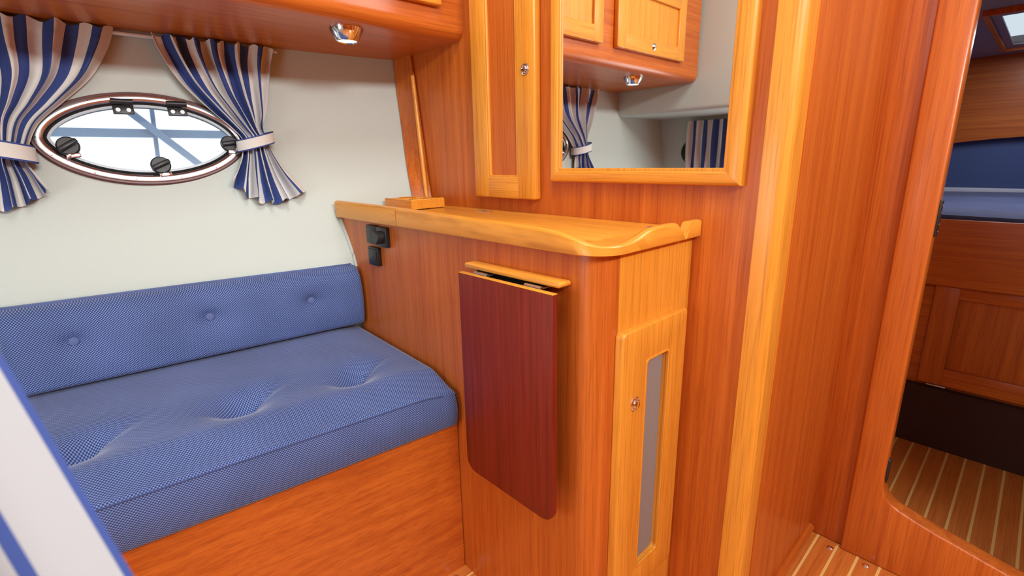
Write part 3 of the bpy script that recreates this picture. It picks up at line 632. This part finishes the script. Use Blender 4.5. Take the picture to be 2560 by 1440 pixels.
# structure seen outside through the pane
tag(box('steel_beam', -6.05, -5.95, -3.0, 5.5, 0.270, 0.345, beam_m, bev=0), 'blue-grey horizontal steel beam seen outside through the porthole', 'beam')
tag(tube('steel_brace', [(-5.9, 0.30, 0.90), (-5.9, 1.23, -0.02), (-5.9, 2.1, -0.9)], 0.034, beam_m), 'blue-grey diagonal steel brace seen outside through the porthole', 'beam')
tag(tube('steel_post', [(-6.069, 0.918, 0.645), (-6.069, 0.83, -0.93)], 0.020, beam_m), 'thin upright steel post seen outside through the porthole', 'post')
# ------------------------------------------------------------------ curtains
CL = [[(-.215, .306), (-.010, .306), (.187, .306)], [(-.190, .257), (-.012, .260), (.168, .261)], [(-.160, .195), (-.012, .195), (.128, .198)], [(-.128, .140), (-.027, .138), (.072, .143)], [(-.106, .098), (-.042, .096), (.021, .094)],
      [(-.094, .048), (-.050, .046), (-.006, .044)], [(-.100, .015), (-.056, .016), (-.014, .018)], [(-.116, -.023), (-.058, -.022), (-.002, -.012)], [(-.135, -.066), (-.062, -.078), (.012, -.040)]]
CR = [[(.257, .304), (.383, .304), (.525, .304)], [(.266, .268), (.382, .262), (.508, .250)], [(.293, .203), (.392, .196), (.493, .188)], [(.341, .140), (.408, .138), (.478, .136)], [(.383, .094), (.423, .091), (.461, .096)],
      [(.402, .062), (.431, .064), (.464, .070)], [(.394, .027), (.430, .025), (.472, .033)], [(.376, -.008), (.428, -.030), (.495, -.016)], [(.357, -.037), (.425, -.097), (.533, -.066)]]
def cloth(rows, folds, seed, off=0.030, flip_u=False):
    n = len(rows) - 1; vs = [i / n for i in range(n + 1)]
    amp = [0.010, 0.012, 0.014, 0.014, 0.010, 0.006, 0.009, 0.014, 0.018]
    def f(u, v):
        p = []
        for c in range(2):
            q = [cr(vs, [rows[i][k][c] for i in range(n + 1)], v) for k in range(3)]
            p.append(q[0] * (1 - u) * (1 - 2 * u) + 4 * q[1] * u * (1 - u) + q[2] * u * (2 * u - 1))
        a = cr(vs, amp, v); y, z = p; ph_ = seed + 0.5 * math.sin(3 * v + seed)
        w = math.sin(2 * math.pi * folds * u + ph_) + 0.45 * math.sin(2 * math.pi * folds * 1.73 * u + 2.1 * seed + 2 * v)
        if v < 0.06: w *= 0.8; z += 0.0045 * math.sin(2 * math.pi * folds * 1.5 * u + seed) * (1 - v / 0.06)
        wid = abs(p[0] - p[0]); y += 0.22 * a * math.cos(2 * math.pi * folds * u + ph_)
        if v > 0.9: z += 0.006 * math.sin(2 * math.pi * folds * u + seed) * (v - 0.9) * 10
        belly = 0.026 * math.sin(math.pi * u) * max(0, 1 - abs(v - 0.6) / 0.3)
        x = hull(y, z) + off + a * w + belly
        return Vector((max(x, hull(y, z) + 0.006), y, z))
    return f
def tieback(parent, yc, zc, ry, tilt, hgt=0.030):
    def f(u, v):
        t = 2 * math.pi * u; y = yc + ry * math.cos(t); z = zc + tilt * math.cos(t) + (v - 0.5) * hgt; return Vector((max(hull(y, z) + 0.004, hull(yc, zc) + 0.036 + 0.042 * math.sin(t)), y, z))
    return grid('tieback', f, 40, 4, bandmat, parent, thick=0.002)
ct = thing('curtain', 'navy and cream striped curtain tied back at the left of the porthole', 'curtain', (-1.49, -0.03, -0.07), 'porthole curtains')
grid('drape', cloth(CL, 5.5, 0.7), 110, 70, stripe65, ct, thick=0.0012, uvfn=lambda u, v: (1 - u, v)); tieback(ct, -0.050, 0.040, 0.054, -0.012, 0.036)
ct = thing('curtain', 'navy and cream striped curtain tied back at the right of the porthole', 'curtain', (-1.47, 0.43, -0.09), 'porthole curtains')
grid('drape', cloth(CR, 5.5, 2.2), 110, 70, stripe75, ct, thick=0.0012); tieback(ct, 0.432, 0.058, 0.046, 0.012, 0.030)
tag(tube('curtain_rod', [(hull(y, .295) + 0.014, y, 0.299) for y in (-0.24, 0.0, 0.2, 0.4, 0.54)], 0.0045, white_p), 'thin pale curtain rod under the overhead cabinet above the porthole', 'curtain rod')
# aft porthole curtain and rim, seen in the mirror
def aftc(u, v):
    x = -1.37 + 0.42 * u; z = 0.178 - 0.34 * v; return Vector((x, -0.815 + 0.012 * math.sin(2 * math.pi * 9 * u + 0.6 * math.sin(5 * v)), z))
tag(grid('curtain', aftc, 120, 20, stripe75, None, thick=0.0012), 'drawn striped curtain on the aft recess wall, seen in the mirror', 'curtain')
bm = bmesh.new(); n = 60
for i in range(n):
    t, t2 = 2 * math.pi * i / n, 2 * math.pi * (i + 1) / n
    q = []
    for tt in (t, t2): q.append([bm.verts.new((-1.24 + (0.17 + k) * math.cos(tt), -0.849 + h, 0.02 + (0.10 + k) * math.sin(tt))) for k, h in ((0, 0), (0, 0.014), (-0.02, 0.016), (-0.03, 0.008), (-0.03, 0))])
    for k in range(4): bm.faces.new((q[0][k], q[1][k], q[1][k + 1], q[0][k + 1]))
bmesh.ops.remove_doubles(bm, verts=bm.verts[:], dist=1e-5); bmesh.ops.recalc_face_normals(bm, faces=bm.faces[:])
t = thing('porthole', 'dark-rimmed porthole behind the drawn curtain, seen in the mirror', 'porthole', (-1.24, -0.845, -0.08)); fin('rim', bm, rubber, t, True, 40)
lathe('pane', [(0.14, 0), (0.14, 0.004), (0, 0.004)], (-1.24, -0.849, 0.02), (0, 1, 0), plain('dark_glass', lin(40, 44, 48), 0.05), t, 40)
for v in t.children[-1].data.vertices: v.co.z = v.co.z if False else v.co.z
# ------------------------------------------------------------------ cloth hanging close to the camera
def forec(u, v):
    e = Vector((-0.396, -0.045, -0.038)).lerp(Vector((-0.271, 0.006, -0.253)), v * 2.2 - 0.65)      # leading edge
    e += Vector((0.006, 0.008, 0)) * (v - 0.6)
    p = e + Vector((-0.10, -0.12, -0.02)) * u
    nrm = Vector((0.72, -0.60, 0.3)).normalized()
    return p + nrm * (0.020 * math.sin(math.pi * min(1.0, u * 2.6)) - 0.010 * math.sin(2 * math.pi * 1.2 * u) * (u > 0.3)) 
tag(grid('curtain', forec, 60, 40, stripe3, None, thick=0.003, uvfn=lambda u, v: (min(u, 0.999), v)), 'blurred white and blue striped curtain edge close in the lower left corner', 'curtain')
# ------------------------------------------------------------------ fore cabin
struct(slab_hole('ceiling_forward', -1.0, 1.0, 1.385, 3.16, 0.40, 0.43, -0.205, 0.06, 2.21, 2.89, greyvinyl), 'grey deckhead of the fore cabin with a square hatch')
fh = thing('deck_hatch', 'deck hatch in the fore cabin ceiling letting daylight in', 'hatch', (-0.06, 2.55, 0.38))
bm = bmesh.new()
for a in ((-0.218, -0.205, 2.14, 2.96), (0.08, 0.093, 2.14, 2.96), (-0.205, 0.08, 2.14, 2.153), (-0.205, 0.08, 2.947, 2.96)): bx(bm, *a, 0.384, 0.3995)
fin('outer_rim', bm, wood_v, fh)
bm = bmesh.new()
for a in ((-0.205, -0.182, 2.153, 2.947), (0.05, 0.08, 2.153, 2.947), (-0.182, 0.05, 2.153, 2.235), (-0.182, 0.05, 2.865, 2.947)): bx(bm, *a, 0.394, 0.3995)
fin('inner_frame', bm, greyvinyl, fh); box('pane', -0.2045, 0.0595, 2.2105, 2.8895, 0.402, 0.407, smoked, fh, 0); box('handle', -0.10, -0.04, 2.27, 2.30, 0.390, 0.402, chrome, fh, 0.003)
struct(box('wall_fore_left', -1.0, -0.97, 1.385, 3.3, -1.0, 0.43, wood_vy, bev=0), 'mahogany side lining of the fore cabin'); struct(box('wall_fore_right', 0.97, 1.0, 1.385, 3.3, -1.0, 0.43, wood_vy, bev=0), 'mahogany lining on the right of the fore cabin')
bw = [(-0.98, 0.42), (-0.98, -0.10)] + [(-0.98 + 1.96 * i / 20, -0.10 + 0.155 * math.sin(math.pi * i / 20)) for i in range(1, 20)] + [(0.98, -0.10), (0.98, 0.42)]
struct(prism('wall_fore_end', bw, 'xz', 3.16, 3.20, wood_vx, smooth=False), 'mahogany end panel of the fore cabin with curved lower edge')
struct(box('wall_fore_end', -1.0, 1.0, 3.26, 3.30, -1.0, 0.43, wood_vx, bev=0), 'mahogany lining behind the fore berth')
hr = tag(box('berth_headrest', -0.95, 0.95, 3.20, 3.255, -0.20, 0.12, bluefab, None, 0.012, 3), 'blue upholstered pad at the far end of the fore berth', 'cushion')
box('piping_or_light_streak', -0.94, 0.94, 3.185, 3.2005, -0.192, -0.172, plain('pale_lilac_light_streak', lin(206, 210, 226), 0.6), hr, 0.004)  # pale strip stands in for the streak of light across the berth
bt = thing('berth', 'raised mahogany fore cabin berth with panelled front beyond the doorway', 'berth', (0, 2.5, -1.0))
box('fascia', -0.96, 0.96, 2.080, 2.105, -0.428, -0.212, wood_vx, bt, 0.004, 3)
box('base', -0.96, 0.96, 2.115, 2.135, -0.785, -0.212, wood_vx, bt, 0); box('kickboard', -0.96, 0.96, 2.085, 2.115, -1.0, -0.785, plain('dimmed_kick_brown', lin(58, 28, 20), 0.9), bt, 0)  # dimness at the berth foot is put into the kickboard's dark colour
bd = box('door', -0.140, 0.50, 2.1085, 2.1145, -0.745, -0.43, wood_v, bt, 0)
box('stile', -0.193, -0.128, 2.094, 2.1145, -0.772, -0.428, wood_v, bd, 0.003); box('rail', -0.130, 0.55, 2.095, 2.1145, -0.772, -0.712, wood_vx, bd, 0.003); box('rail', -0.130, 0.55, 2.095, 2.1145, -0.470, -0.428, wood_vx, bd, 0.003); box('stile', 0.50, 0.565, 2.094, 2.1145, -0.772, -0.428, wood_v, bd, 0.003)
box('hinge', -0.166, -0.116, 2.092, 2.10, -0.778, -0.773, steel, bd, 0.0005)
mt = grid('berth_mattress', lambda u, v: Vector((-0.95 + 1.9 * u, 2.095 + 1.086 * v, -0.212 + 0.020 + 0.003 * math.sin(9 * u + 3 * v) + 0.003 * math.sin(21 * v) - edge_drop(1.1 * v, 0.006))), 60, 50, bluefab, None, thick=-0.012, uvfn=lambda u, v: (1.9 * u, 1.1 * v))
tag(mt, 'blue mattress lying on the raised fore berth', 'mattress')
